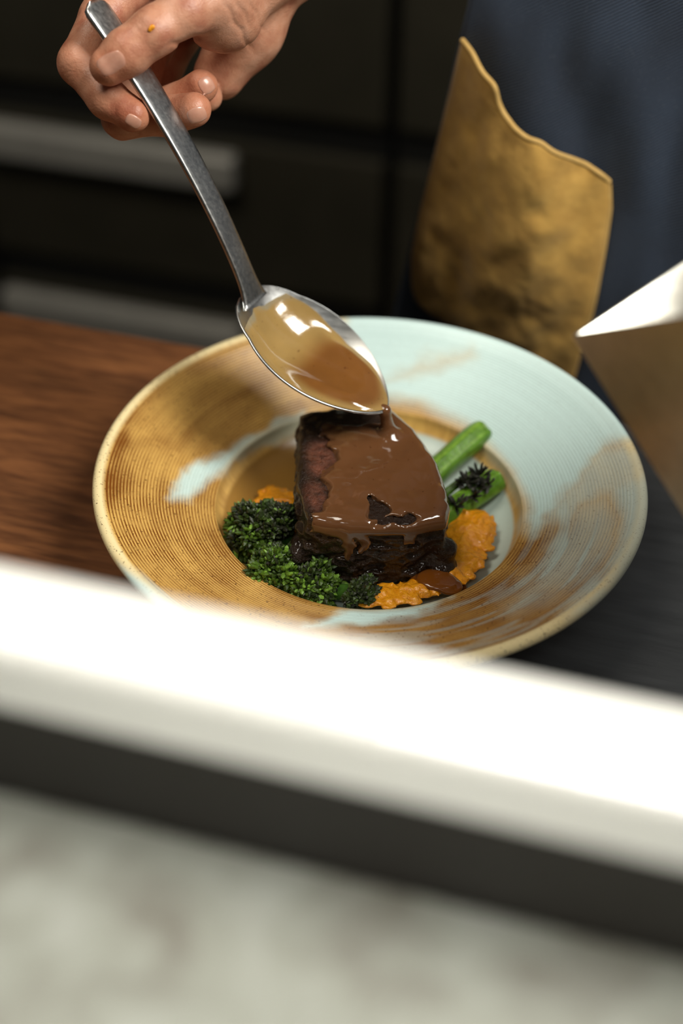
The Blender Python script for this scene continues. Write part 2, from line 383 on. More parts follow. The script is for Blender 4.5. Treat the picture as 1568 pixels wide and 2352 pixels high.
# ------------------------------------------------------------------ the plate
def plate():
    t = empty('pasta_plate', (0, 0, 0), 'wide-rimmed ribbed stoneware plate glazed tan and pale blue holding the meat', 'plate')
    R0, R1, RO_ = .0795, .1335, .140
    pr = [(0.0001, .0105), (.02, .0105), (.04, .0107), (.052, .0112)]
    for k in range(1, 13):                              # well wall
        a = k / 12; pr.append((.052 + (R0 - .052) * math.sin(a * math.pi / 2) ** .8, .0112 + (.0285 - .0112) * (1 - math.cos(a * math.pi / 2)) ** .9))
    nr = 34
    N = nr * 8
    for k in range(1, N + 1):
        u = k / N; r = R0 + (R1 - R0) * u
        z = .0285 + (.0498 - .0285) * (u * .86 + .14 * u * u)
        g = math.cos(2 * math.pi * u * nr); env = min(1, u * 12, (1 - u) * 9 + .12)
        pr.append((r, z + .00022 * g * env))
    for k in range(0, 13):
        a = math.radians(115 - 200 * k / 12)
        pr.append((.1368 + .0032 * math.cos(a), .0488 + .0030 * math.sin(a)))
    top_n = len(pr)
    pr += [(.134, .0455), (.120, .0395), (.10, .0315), (.083, .0235), (.074, .013), (.062, .006), (.052, .003), (.0505, .0003), (.046, .0), (.044, .002), (.0001, .0035)]
    pr = np.array(pr); ns = 480
    a = np.linspace(0, 2 * np.pi, ns, endpoint=False)
    v = np.stack([np.outer(np.cos(a), pr[:, 0]), np.outer(np.sin(a), pr[:, 0]), np.tile(pr[:, 1], (ns, 1))], -1)
    f = grid_faces(ns, len(pr), wrap_u=True)
    P = v.reshape(-1, 3); q = pix(P); r = np.hypot(P[:, 0], P[:, 1]); ang = np.arctan2(P[:, 1], P[:, 0]); u = np.clip((r - R0) / (R1 - R0), 0, 1)
    onrim = (r >= R0)
    # glaze: tan amount over the surface
    wob = fbm(P, 45, 3) * 26 + fbm(P, 150, 5) * 10
    qq = q + np.stack([wob, wob * .7], -1)
    def soft(poly, wd): return 1 - smooth01(poly2(qq, poly) / wd + .5)
    T = np.ones(len(P))
    blue = soft([(775, 640), (790, 800), (830, 890), (900, 925), (980, 935), (1085, 985), (1170, 1085), (1208, 1165), (1205, 1215), (1235, 1200), (1400, 1035), (1560, 1000), (1500, 640)], 60)
    blue2 = soft([(1400, 1120), (1560, 1000), (1560, 1450), (1300, 1420), (1380, 1320), (1420, 1230)], 90) * .8
    blue3 = soft([(1300, 1150), (1400, 1120), (1430, 1250), (1350, 1330), (1180, 1400), (1250, 1280)], 110) * .5
    blue4 = soft([(1215, 1185), (1380, 1030), (1500, 1020), (1500, 1160), (1380, 1140), (1290, 1200)], 60) * .62
    streak = soft([(385, 1140), (420, 1085), (520, 1040), (600, 985), (690, 945), (690, 985), (600, 1030), (520, 1085), (430, 1140)], 34)
    front = soft([(700, 1440), (780, 1398), (900, 1394), (1040, 1372), (960, 1412), (850, 1430)], 30)
    sm1 = soft([(880, 880), (950, 825), (1070, 790), (1085, 815), (980, 850)], 50) * .4
    lipb = soft([(270, 1290), (330, 1330), (420, 1400), (380, 1420), (280, 1350)], 40) * (r > .131)
    B = np.clip(np.maximum.reduce([blue, blue4, blue2, blue3, streak * .95, front, lipb]) - sm1, 0, 1)
    ring = vnoise(np.stack([r * 0 + 3, r, ang * .012], -1), 420, 9) * .5 + vnoise(np.stack([r * 0 + 1, r, ang * .02], -1), 170, 4) * .5
    frontz = soft([(820, 1380), (1080, 1330), (1250, 1180), (1330, 1180), (1420, 1330), (1200, 1540), (800, 1560)], 120)
    B = np.clip(B + frontz * .26 * smooth01((ring - .05) * 3), 0, 1)
    g = np.cos(2 * np.pi * u * nr)
    mott = fbm(P, 60, 21)
    left = soft([(150, 1000), (480, 1140), (520, 1250), (720, 1420), (300, 1420), (150, 1250)], 160)
    brk2 = vnoise(np.stack([r * 0 + 7, r * 1.0, ang * .25], -1), 260, 33)
    dark = np.clip(.42 - .62 * g * (.45 + .55 * left) * (.8 + .5 * brk2) + .28 * mott + .22 * ring, 0, 1)
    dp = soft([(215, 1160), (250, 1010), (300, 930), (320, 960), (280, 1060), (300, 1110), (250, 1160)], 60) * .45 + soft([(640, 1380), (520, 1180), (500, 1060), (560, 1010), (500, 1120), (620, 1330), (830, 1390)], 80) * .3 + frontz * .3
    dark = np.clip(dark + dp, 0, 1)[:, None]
    tan = Sn(214, 172, 94) * (1 - dark) + Sn(112, 62, 16) * dark
    bl = Sn(200, 224, 221) * (1 - .12 * (g < 0))[:, None] + .0
    far = smooth01((qq[:, 0] - 1250) / 200) * smooth01((qq[:, 1] - 980) / 200)
    bl = bl * (1 - far[:, None]) + Sn(182, 204, 202) * far[:, None]
    c = tan * (1 - B[:, None]) + bl * B[:, None]
    edge = smooth01((r - .1335) / .002)[:, None] * (1 - B[:, None]); c = c * (1 - edge) + Sn(232, 214, 164) * edge
    # cream ring where the glaze breaks over the well edge on the right
    brk = (np.exp(-((r - .079) / .0025) ** 2) * B * .5)[:, None]; c = c * (1 - brk) + Sn(206, 178, 116) * brk
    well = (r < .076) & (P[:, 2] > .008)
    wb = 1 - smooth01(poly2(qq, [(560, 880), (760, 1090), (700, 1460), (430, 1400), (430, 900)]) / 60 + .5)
    wc = Sn(190, 205, 196)[None] * (1 - wb[:, None]) + Sn(146, 108, 48)[None] * wb[:, None]  # tan glaze at the left, darkened to carry the meat's shade in its colour
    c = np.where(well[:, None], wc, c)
    under = np.arange(len(P)) % len(pr) >= top_n; c[under] = Sn(196, 156, 96)
    spk = np.where(onrim, (1 - B) * .75 + .18, .1)
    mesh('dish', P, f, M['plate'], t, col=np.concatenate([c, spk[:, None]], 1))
    return t
PLATE = plate()
# ------------------------------------------------------------------ meat
ZM = .058
meat_poly = np.array([on(x, y, 2, ZM)[:2] for x, y in ((684, 944), (760, 930), (884, 928), (950, 985), (1004, 1066), (1030, 1160), (1022, 1196), (960, 1208), (800, 1212), (700, 1200), (676, 1100))])
meat_poly *= .97
MB = .0195
MLUMP = [(on(1022, 1262, 2, .034), (.006, .007, .006)), (on(1012, 1300, 2, .026), (.008, .008, .006)), (on(690, 1260, 2, .034), (.006, .010, .008)), (on(720, 1215, 2, .046), (.010, .006, .004))]
def meat_base(p):
    d2 = poly2(p[..., :2], meat_poly) + .004
    zc = (ZM + MB) / 2; hz = (ZM - MB) / 2 - .004
    top = fbm(p * np.array([1, 1, .2]), 70, 31) * .0016
    dz = np.abs(p[..., 2] - zc - top) - hz
    d = np.minimum(np.maximum(d2, dz), 0) + np.hypot(np.maximum(d2, 0), np.maximum(dz, 0)) - .004
    return d
def meat_d(p):
    d = meat_base(p)
    side = smooth01((ZM - .004 - p[..., 2]) / .006)
    lay = (.5 - np.abs(vnoise(p * np.array([1, 1, 2.6]), 120, 41))) * .0042 + fbm(p * np.array([1, 1, 1.6]), 240, 47) * .0024
    d = d - lay * (.22 + .78 * side) * .9
    for c, r in MLUMP: d = smin(d, ell(p, c, r) - fbm(p, 300, 3) * .001, .003)
    return d
def build_meat():
    lo = np.append(meat_poly.min(0) - .008, MB - .006); hi = np.append(meat_poly.max(0) + .014, ZM + .008)
    v, f = surface(meat_d, lo, hi, .0009, 1.6)
    q = pix(v); c = np.tile(Sn(40, 22, 9), (len(v), 1))
    warm = smooth01(fbm(v, 90, 51) * 1.2 + .1)[:, None]; c = c * (1 - .5 * warm) + Sn(70, 42, 16) * .5 * warm
    pk = np.zeros(len(v))
    for (x, y, rx, ry) in ((738, 1050, 34, 40), (722, 1140, 26, 34), (735, 1075, 26, 22)):
        pk = np.maximum(pk, np.exp(-(((q[:, 0] - x) / rx) ** 2 + ((q[:, 1] - y) / ry) ** 2) ** 2))
    pk = (pk * (v[:, 2] > ZM - .012) * smooth01(.75 + fbm(v, 300, 8)))[:, None]
    c = c * (1 - pk) + Sn(116, 68, 50) * pk
    t = empty('braised_meat', (0, 0, MB - .003), 'dark braised beef block coated in brown gravy on the plate', 'meat')
    mesh('beef', v, f, M['meat'], t, col=c)
    # gravy coat: thin shell over the top with runs down the front
    runs = [(836, 1258, 14), (795, 1228, 34), (800, 1275, 18), (940, 1240, 15), (760, 1222, 30)]
    bare = [(690, 948, 70, 28), (760, 944, 70, 26), (830, 948, 46, 26), (700, 990, 30, 34), (735, 1050, 30, 34), (718, 1140, 32, 40), (700, 1095, 30, 60), (866, 1172, 22, 17), (905, 1198, 40, 10), (850, 1152, 8, 13), (690, 1180, 22, 40), (690, 1040, 22, 60)]
    def coat_d(p):
        d = meat_base(p)
        side = smooth01((ZM - .010 - p[..., 2]) / .010); d = d - fbm(p * np.array([1, 1, 1.6]), 150, 47) * .0016 * side
        qx = pix(p); wob = fbm(p, 130, 61, 4) * 22; x = qx[..., 0] + wob; y = qx[..., 1] + fbm(p, 130, 65, 4) * 22
        zt = np.full(p.shape[:-1], ZM - .0075)
        for (px, py, wd) in runs:
            h = (py - 1205) / (.757 * 4700); zt = np.minimum(zt, ZM - .004 - np.maximum(h, .002) * np.exp(-((x - px) / wd) ** 4))
        ex = np.full(p.shape[:-1], 9.)
        for (px, py, rx, ry) in bare: ex = np.minimum(ex, np.hypot((x - px) / rx, (y - py) / ry) - 1)
        m_ = np.minimum(smooth01(ex / .5 + .25), smooth01((p[..., 2] - zt) / .0035 + .3))
        return d - (.0034 * m_ - .0014 + .0006 * fbm(p, 70, 66) * m_)
    v, f = surface(coat_d, lo - .002, hi + .002, .0009, 2.2)
    mesh('gravy_coat', v, f, M['gravy_coat'], t)
    return t
MEAT = build_meat()

# ------------------------------------------------------------------ orange puree
def build_puree():
    ZP = .0185
    blobs = []
    for (px, py, r, z) in ((1085, 1215, .0125, .017), (1070, 1250, .014, .016), (1078, 1302, .013, .0165), (1052, 1340, .012, .0170), (1035, 1352, .012, .0175), (1118, 1285, .0075, .0145), (1138, 1277, .0045, .015),
                           (1008, 1366, .013, .0185), (950, 1388, .0135, .0185), (885, 1396, .0135, .0185), (834, 1394, .0115, .0175), (985, 1330, .013, .0160),
                           (640, 1165, .013, .0145), (680, 1190, .014, .015), (620, 1150, .009, .013), (900, 1260, .022, .0115), (800, 1240, .024, .0115), (850, 1170, .024, .0115), (960, 1240, .022, .0115)):
        p = on(px, py, 2, z); blobs.append((p, r))
    def fn(p):
        d = np.full(p.shape[:-1], 9.)
        for c, r in blobs: d = smin(d, ell(p, c, (r, r, min(.0085, r * .75))), .005)
        d = np.maximum(d, (.0112 + np.maximum(np.hypot(p[..., 0], p[..., 1]) - .052, 0) * .62 - p[..., 2]))
        return d - vnoise(p, 380, 71) * .0011 - vnoise(p, 170, 75) * .0014
    P = np.array([b[0] for b in blobs]); lo = P.min(0) - .03; hi = P.max(0) + .03; lo[2] = .007; hi[2] = .032
    v, f = surface(fn, lo, hi, .0009, 1.5)
    o = mesh('vegetable_puree', v, f, M['puree']); tag(o, 'glossy orange puree spread under the meat on the plate', 'puree')
    return fn
PUREE_D = build_puree()
def build_puddle():
    pts = [(962, 1326, .0045), (985, 1330, .006), (1012, 1334, .0065), (1036, 1346, .0055), (1056, 1350, .004)]
    B = []
    for x, y, r in pts:                                  # rest each pool on the puree's own surface
        z = .030
        for _ in range(40):
            z -= .0003
            if PUREE_D(on(x, y, 2, z)[None])[0] < 0: break
        B.append((on(x, y, 2, z), r))
    def fn(p):
        d = np.full(p.shape[:-1], 9.)
        for c, r in B: d = smin(d, ell(p, c, (r, r, .0013)), .004)
        return d
    P = np.array([b[0] for b in B]); v, f = surface(fn, P.min(0) - .012, P.max(0) + .012, .0008)
    o = mesh('gravy_puddle', v, f, M['gravy'], col=np.tile(Sn(112, 62, 16), (len(v), 1))); tag(o, 'small brown gravy puddle on the orange puree in front of the meat', 'gravy')
build_puddle()

# ------------------------------------------------------------------ broccoli
def ico(sub=1):
    bm = bmesh.new(); bmesh.ops.create_icosphere(bm, subdivisions=sub, radius=1)
    v = np.array([list(x.co) for x in bm.verts]); f = np.array([[y.index for y in x.verts] for x in bm.faces]); bm.free(); return v, f
IV, IF = ico(1)
def frame(d):
    d = d / np.linalg.norm(d); a = np.cross(d, [0, 0, 1.] if abs(d[2]) < .9 else [1., 0, 0]); a /= np.linalg.norm(a); return np.stack([a, np.cross(d, a), d])
def tube(pts, rad, n=12, cap=True, wob=0, seed=0):
    pts = np.array(pts, float); T = np.gradient(pts, axis=0); V = []
    ref = None
    for i, (p, t) in enumerate(zip(pts, T)):
        fr = frame(t)
        if ref is not None:
            x = ref - (ref @ fr[2]) * fr[2]; x /= np.linalg.norm(x); fr = np.stack([x, np.cross(fr[2], x), fr[2]])
        ref = fr[0]
        for k in range(n):
            a = 2 * math.pi * k / n; r = rad[i] * (1 + wob * math.cos(a * 5 + seed) + wob * .6 * math.sin(a * 8))
            V.append(p + r * (math.cos(a) * fr[0] + math.sin(a) * fr[1]))
    f = grid_faces(len(pts), n, wrap_v=True).tolist()
    if cap: f += [list(range(n))[::-1], list(range((len(pts) - 1) * n, len(pts) * n))]
    return np.array(V), f
def floret(name, label, c, axis, lobes, rad, nb, char, stem_len, seed, bright=.12):
    char = char + .22
    rg = np.random.default_rng(seed); c = np.array(c); axis = np.array(axis, float); axis /= np.linalg.norm(axis)
    t = empty(name, c - axis * stem_len, label, 'broccoli', 'charred broccoli florets beside the meat')
    pts = [c - axis * stem_len * (1 - k / 5) for k in range(6)]
    v, f = tube(pts, [.0036 + .0012 * k / 5 for k in range(6)], 12, True, .05)
    mesh('stem', v, f, M['stalk'], t, col=np.tile(Sn(62, 100, 34), (len(v), 1)))
    fr = frame(axis)
    for li in range(lobes):
        z = 1 - (li + .5) / lobes * 1.15; ph = li * 2.399963 + rg.random() * .5; s = math.sqrt(max(0, 1 - z * z))
        d = fr[0] * s * math.cos(ph) + fr[1] * s * math.sin(ph) + fr[2] * z
        lc = c + d * rad * (.66 + .22 * rg.random()); lr = rad * (.34 + .10 * rg.random())
        V = []; Fc = []; Cc = []; n0 = 0
        lobe_g = .7 + .7 * rg.random() ** 2
        burn = smooth01(np.array((d @ np.array([.1, .1, 1.]) * .4 + char + .55 * rg.standard_normal()) * .8))
        for b in range(nb):
            zz = 1 - (b + .5) / nb * 1.55; pp = b * 2.399963 + rg.random() * .6; ss = math.sqrt(max(0, 1 - zz * zz)); lf = frame(d)
            e = lf[0] * ss * math.cos(pp) + lf[1] * ss * math.sin(pp) + lf[2] * zz
            k = lr * (.62 + .50 * rg.random()); p = lc + e * k
            ax = e + d * .5 + .55 * rg.standard_normal(3); bf = frame(ax)
            w_ = .00085 + .00065 * rg.random(); ln = w_ * (1.3 + 1.3 * rg.random())
            V.append(p + (IV * np.array([w_, w_ * (.55 + .5 * rg.random()), ln])) @ bf); Fc.append(IF + n0); n0 += len(IV)
            g = rg.random(); base = Sn(36, 56, 12) * (1 - g) + Sn(80, 110, 24) * g; base = base * lobe_g
            if rg.random() < bright: base = Sn(122, 164, 58)
            bb = np.clip(burn * 1.1 + .35 * rg.standard_normal(), 0, 1) * (.45 + .55 * rg.random())
            Cc.append(np.tile(base * (1 - bb) + Sn(30, 27, 22) * bb, (len(IV), 1)))
        o = mesh('bud_cluster', np.concatenate(V), np.concatenate(Fc), M['bud'], t, col=np.concatenate(Cc), smooth=False)
        o['kind'] = 'stuff'
        bs = [c - axis * rad * .3 + (lc - c + axis * rad * .3) * k / 4 for k in range(5)]
        v, f = tube(bs, [.0026 - .0003 * k for k in range(5)], 8)
        mesh('branch', v, f, M['stalk'], t, col=np.tile(Sn(58, 96, 34), (len(v), 1)))
    return t
toward = lambda a, z: UW * math.cos(math.radians(a)) + AW * math.sin(math.radians(a)) + ZW * z
floret('broccoli_floret', 'charred broccoli floret furthest left in the plate well', on(588, 1225, 2, .0255), toward(190, .55), 11, .0145, 90, .15, .026, 3)
floret('broccoli_floret', 'blackened broccoli floret tucked against the left side of the meat', on(640, 1215, 2, .030), toward(150, .9), 9, .0115, 80, .75, .022, 5)
floret('broccoli_floret', 'dark green broccoli floret at the front left edge of the well', on(640, 1315, 2, .024), toward(235, .7), 11, .0140, 90, .1, .024, 8, .2)
floret('broccoli_floret', 'green broccoli floret in front of the meat corner', on(715, 1345, 2, .0225), toward(270, .75), 10, .0125, 90, -.05, .022, 11, .25)
floret('broccoli_floret', 'small burnt broccoli sprig lying at the edge of the puree', on(822, 1362, 2, .0250), toward(-30, .45), 7, .0085, 70, .95, .020, 14, .05)

def stalk(label, p0, p1, r, char, seed, leafy):
    rg = np.random.default_rng(seed); p0 = np.array(p0); p1 = np.array(p1)
    t = empty('broccoli_stalk', p0, label, 'broccoli', 'broccoli stalks behind the meat')
    n = 28; k = np.linspace(0, 1, n)[:, None]; pts = p0 + (p1 - p0) * k; pts[:, 2] += .0012 * np.sin(k[:, 0] * 3)
    v, f = tube(pts, [r * (1 - .10 * x + .04 * math.sin(9 * x)) * (1 if x < .985 else .9) for x in k[:, 0]], 40, True, .045, seed)
    ch = smooth01(fbm(v, 110, seed) * 1.5 + char)[:, None]; st_ = smooth01(vnoise(np.stack([v[:, 0] * 0, *(v @ frame(p1 - p0).T)[:, :2].T], -1), 700, seed))[:, None]
    c = (Sn(138, 176, 70) * st_ + Sn(92, 138, 34) * (1 - st_)) * (1 - ch) + Sn(32, 28, 22) * ch
    s = mesh('stem', v, f, M['stalk'], t, col=c)
    e = p1 + (p1 - p0) / np.linalg.norm(p1 - p0) * .0004
    vv, ff = tube([p1 - (p1 - p0) * .002, e], [r * .8, r * .72], 24); mesh('cut_end', vv, ff, M['stalk'], t, col=np.tile(Sn(124, 160, 78), (len(vv), 1)))
    for (q, rr, nn) in leafy:
        V = []; Fc = []; n0 = 0; Cc = []
        for b in range(nn):
            e = rg.standard_normal(3); e /= np.linalg.norm(e); bf = frame(e + np.array([0, 0, .6])); w_ = .0008 + .0006 * rg.random()
            V.append(np.array(q) + e * rr * (.4 + .7 * rg.random()) + (IV * np.array([w_, w_ * .5, w_ * (1.5 + 2 * rg.random())])) @ bf); Fc.append(IF + n0); n0 += len(IV)
            Cc.append(np.tile(Sn(30, 28, 24) * (1 + rg.random()), (len(IV), 1)))
        o = mesh('charred_leaf', np.concatenate(V), np.concatenate(Fc), M['bud'], t, col=np.concatenate(Cc), smooth=False); o['kind'] = 'stuff'
    return t
stalk('thick bright green broccoli stalk leaning up behind the meat', on(940, 1140, 2, .020), on(1108, 990, 2, .030), .0077, -.75, 2, [])
stalk('charred broccoli stalk lying beside the orange puree', on(980, 1222, 2, .018), on(1140, 1102, 2, .023), .0074, -.35, 6,
      [(on(1100, 1090, 2, .034), .0055, 34), (on(1072, 1102, 2, .033), .005, 26), (on(1120, 1112, 2, .031), .004, 18), (on(1045, 1155, 2, .029), .005, 22), (on(1085, 1135, 2, .030), .004, 16)])
stalk('thin blackened broccoli sprig stem above the charred stalk', on(985, 1165, 2, .020), on(1085, 1088, 2, .031), .0024, .1, 9, [])
stalk('tiny burnt crumb of broccoli beside the orange puree', on(1112, 1196, 2, .0165), on(1119, 1184, 2, .0175), .0009, 1.5, 19, [])

# ------------------------------------------------------------------ serving spoon
def unit(a): a = np.asarray(a, float); return a / np.linalg.norm(a)
TB = unit([.77, .64, -.02])                          # bowl axis neck -> tip, camera frame
N0 = unit(np.array([0, 0, -1.]) - TB * (np.array([0, 0, -1.]) @ TB)); W0 = unit(np.cross(TB, N0));  W0 = W0 if W0[1] < 0 else -W0
TH = math.radians(43)
NB = math.cos(TH) * N0 + math.sin(TH) * W0; WB = np.cross(NB, TB)
TIP = cpt(886, 938, .722); LB = .0920; NECK = TIP - TB * LB
def hw(s): return .0312 * np.maximum(np.sin(np.pi * np.clip(s, 0, 1) ** .92), 0) ** .62 + .0052 * np.clip(1 - s * 5, 0, 1)
def dp(s): return .0150 * np.maximum(np.sin(np.pi * np.clip(s, 0, 1) ** .95), 0) ** .8
def bowl_pt(s, q, lift=0.0, lvl=None):
    h = -dp(s) * (1 - np.abs(q) ** 2.2) + lift
    p = NECK + TB * (s * LB)[..., None] + WB * (hw(s) * q)[..., None]
    if lvl is not None:
        wz = c2w(p)[..., 2]; nz = (RC.T @ NB)[2]; h2 = (lvl - wz) / nz
        h = np.minimum(np.maximum(h, h2), np.maximum(.0005, -dp(s) * (1 - np.abs(q) ** 2.2) + .0004))
    return p + NB * h[..., None], h
def handle_line():
    n = 60; L = .163; pts = [NECK + TB * .006 - NB * .001]; b0, b1 = math.radians(42), math.radians(20); ds = L / n; bs = []
    for k in range(n + 1):
        u = k / n; b = b0 + (b1 - b0) * u ** .8; bs.append(b)
        pts.append(pts[-1] + (-TB * math.cos(b) + NB * math.sin(b)) * ds)
    return np.array(pts[:-1]), np.array(bs)
HL, HB = handle_line()
def build_spoon():
    base = c2w(TIP)
    t = empty('serving_spoon', base, 'brushed steel serving spoon held over the meat, gravy in its bowl', 'spoon')
    ss = 1 - (1 - np.linspace(0, 1, 56)) ** 1.25; qs = np.sin(np.linspace(-np.pi / 2, np.pi / 2, 41)); s, q = np.meshgrid(ss, qs, indexing='ij')
    p, _ = bowl_pt(s, q)
    o = mesh('bowl', c2w(p.reshape(-1, 3)), grid_faces(56, 41), M['steel'], t)
    md = o.modifiers.new('thickness', 'SOLIDIFY'); md.thickness = .0013; md.offset = -1
    # handle: rounded bar
    V = []; n = 20
    for k, (c, b) in enumerate(zip(HL, HB)):
        u = k / (len(HL) - 1); tdir = -TB * math.cos(b) + NB * math.sin(b); nn = NB * math.cos(b) + TB * math.sin(b)
        wdt = (.0064 + .0020 * u + .0042 * math.exp(-u * 26)); th = .0015 + .0003 * u
        end = 1 if u < .965 else math.sqrt(max(0.02, 1 - ((u - .965) / .036) ** 2))
        for a in range(n):
            an = 2 * math.pi * a / n; ca, sa = math.cos(an), math.sin(an); e = 4.5
            V.append(c + WB * wdt * end * math.copysign(abs(ca) ** (2 / e), ca) + nn * th * (.7 + .3 * end) * math.copysign(abs(sa) ** (2 / e), sa))
    f = grid_faces(len(HL), n, wrap_v=True).tolist() + [list(range(n))[::-1], list(range((len(HL) - 1) * n, len(HL) * n))]
    hd = mesh('handle', c2w(np.array(V)), f, M['steel'], t)
    # gravy held in the bowl
    sg = 1.0 if WB @ W0 > 0 else -1.0
    a, b = np.meshgrid(np.linspace(0, 1, 64), np.linspace(-1, 1, 56), indexing='ij')
    wv = vnoise(np.stack([a * 9, b * 5, a * 0], -1), 1., 12)
    up = .93 - .13 * np.exp(-((a - .45) / .22) ** 2) * (1 + .25 * wv); q = np.where(b * sg > 0, b * up, b * .95)
    s0 = .085 + .06 * b * b + .01 * wv; s = s0 + (.995 - s0) * a
    rimf = smooth01((1 - np.abs(b)) * 5) * smooth01(a * 7)
    tipz = c2w(TIP)[2]
    pool = smooth01((s - .28) / .42) * smooth01((1.0 - np.abs(q - .05)) * 1.6)
    lift = .0005 + .0072 * pool * (1 - .35 * smooth01((s - .8) / .2))
    room = dp(s) * (1 - np.abs(q) ** 2.2); lift = np.minimum(lift, room * .86 + .0005)
    lift = .00018 + (lift - .00018) * np.maximum(rimf, smooth01((a - .9) * 10)); p, h = bowl_pt(s, q, lift)
    depth = lift
    P = c2w(p.reshape(-1, 3)); k = smooth01((depth.ravel() - .0012) / .0042)[:, None]
    c = Sn(150, 122, 72) * (1 - k) + Sn(114, 74, 34) * k
    c = c * (1 + .16 * fbm(P, 120, 5)[:, None])
    rr = (smooth01((.25 + .2 * wv - rimf) * 3).ravel() * (1 - k[:, 0]))[:, None] * .75; c = c * (1 - rr) + Sn(142, 136, 116) * rr
    g = mesh('spoon_gravy', P, grid_faces(64, 56), M['gravy'], col=c)
    tag(g, 'brown gravy pooled in the bowl of the spoon', 'gravy')
    return t
build_spoon()
def build_drip():
    fw = RC.T @ TB; a = c2w(TIP) - fw * .0005 - ZW * .0004; b = a + fw * .003; b[2] = ZM + .001
    def fn(p):
        d = rcone(p, a - fw * .004 - ZW * .0022, a - ZW * .0016, .0020, .0026); d = smin(d, rcone(p, a - ZW * .0016, b, .0026, .0040), .003)
        d = smin(d, ell(p, b, (.009, .008, .0018)), .006)
        return d
    v, f = surface(fn, np.minimum(a, b) - .03, np.maximum(a, b) + .03, .0008)
    o = mesh('gravy_drip', v, f, M['gravy_coat']); tag(o, 'thick gravy running off the spoon tip onto the meat', 'gravy')
build_drip()

# ------------------------------------------------------------------ steel container held at the right
def build_pan():
    V0 = cpt(1311, 772, .57); e1 = cpt(1700, 510, .60) - V0; e3 = cpt(1760, 690, .42) - V0; e2 = cpt(1640, 1300, .565) - V0
    t = empty('steel_container', c2w(V0 + e2), 'open brushed steel container tilted at the right edge above the plate', 'container')
    th = .0016
    def quadbox(name, o, a, b, nrm, parent=t, bev=.0006):
        nrm = unit(nrm) * th; P = [o, o + a, o + a + b, o + b]; P = P + [x + nrm for x in P]
        f = [[0, 3, 2, 1], [4, 5, 6, 7], [0, 1, 5, 4], [1, 2, 6, 5], [2, 3, 7, 6], [3, 0, 4, 7]]
        ob = mesh(name, c2w(np.array(P)), f, M['pan_steel'], parent, smooth=False)
        md = ob.modifiers.new('bevel', 'BEVEL'); md.width = bev; md.segments = 2; return ob
    ta = -.10 * e1 - .08 * e3
    quadbox('side_wall', V0, e3, e2, e1)
    quadbox('end_wall', V0 + e1 * .012, e1 * .976, e2, e3)
    quadbox('side_wall', V0 + e1, e3, e2, -e1)
    quadbox('end_wall', V0 + e3 + e1 * .012, e1 * .976, e2, -e3)
    quadbox('bottom', V0 + e2, e1, e3, -e2)
build_pan()
# ------------------------------------------------------------------ the cook
def on_apron(px, py, off=0.0):
    px = np.asarray(px, float); py = np.asarray(py, float); off = np.asarray(off, float)
    r = np.stack(np.broadcast_arrays((px - 784) / F, (py - 1176) / F, px * 0 + 1.), -1) @ RC; y = px * 0 + .20 - off
    for _ in range(12):
        p = CO + r * ((y - CO[1]) / r[..., 1])[..., None]; y = apron_y(p[..., 0], p[..., 2]) - off
    return p
def apron_y(x, z):
    x = np.asarray(x, float); z = np.asarray(z, float); q = np.stack(np.broadcast_arrays(x, z * .35, z * 0), -1)
    return .198 + 1.7 * np.maximum(.11 - x, 0) ** 2 + .9 * np.maximum(x - .16, 0) ** 2 + .05 * np.maximum(.05 - z, 0) + .006 * vnoise(q, 26, 81) + .003 * vnoise(q, 60, 83)
person = empty('person', (.16, .34, -.90), 'cook in a denim apron spooning gravy over the meat with a bare hand', 'person')
def build_apron():
    edge = [(1120, -330), (1098, -140), (1078, 0), (1052, 105), (1002, 335), (936, 600), (902, 730), (850, 900), (800, 1150), (770, 1500)]
    E_ = np.array([on_apron(x, y) for x, y in edge]); nz, nx = 120, 90
    zz = np.linspace(.52, -.46, nz); xl = np.interp(zz, E_[::-1, 2], E_[::-1, 0]); xl = np.where(zz > E_[0, 2], E_[0, 0] + (zz - E_[0, 2]) * .15, xl)
    t = np.linspace(0, 1, nx); X = xl[:, None] + (.37 - xl)[:, None] * t; Z = np.tile(zz[:, None], (1, nx)); Y = apron_y(X, Z)
    v = np.stack([X, Y, Z], -1).reshape(-1, 3)
    o = mesh('apron', v, grid_faces(nz, nx)[:, ::-1], M['denim'], person); md = o.modifiers.new('cloth', 'SOLIDIFY'); md.thickness = .0016; md.offset = -1
    o['label'] = 'dark blue denim apron'
    return o
APRON = build_apron()
def spline(pts, n):
    pts = np.array(pts, float); d = np.r_[0, np.cumsum(np.linalg.norm(np.diff(pts, axis=0), axis=1))]; t = np.linspace(0, d[-1], n)
    o = np.stack([np.interp(t, d, pts[:, k]) for k in range(pts.shape[1])], -1)
    for _ in range(3): o[1:-1] = (o[:-2] + 2 * o[1:-1] + o[2:]) / 4
    return o
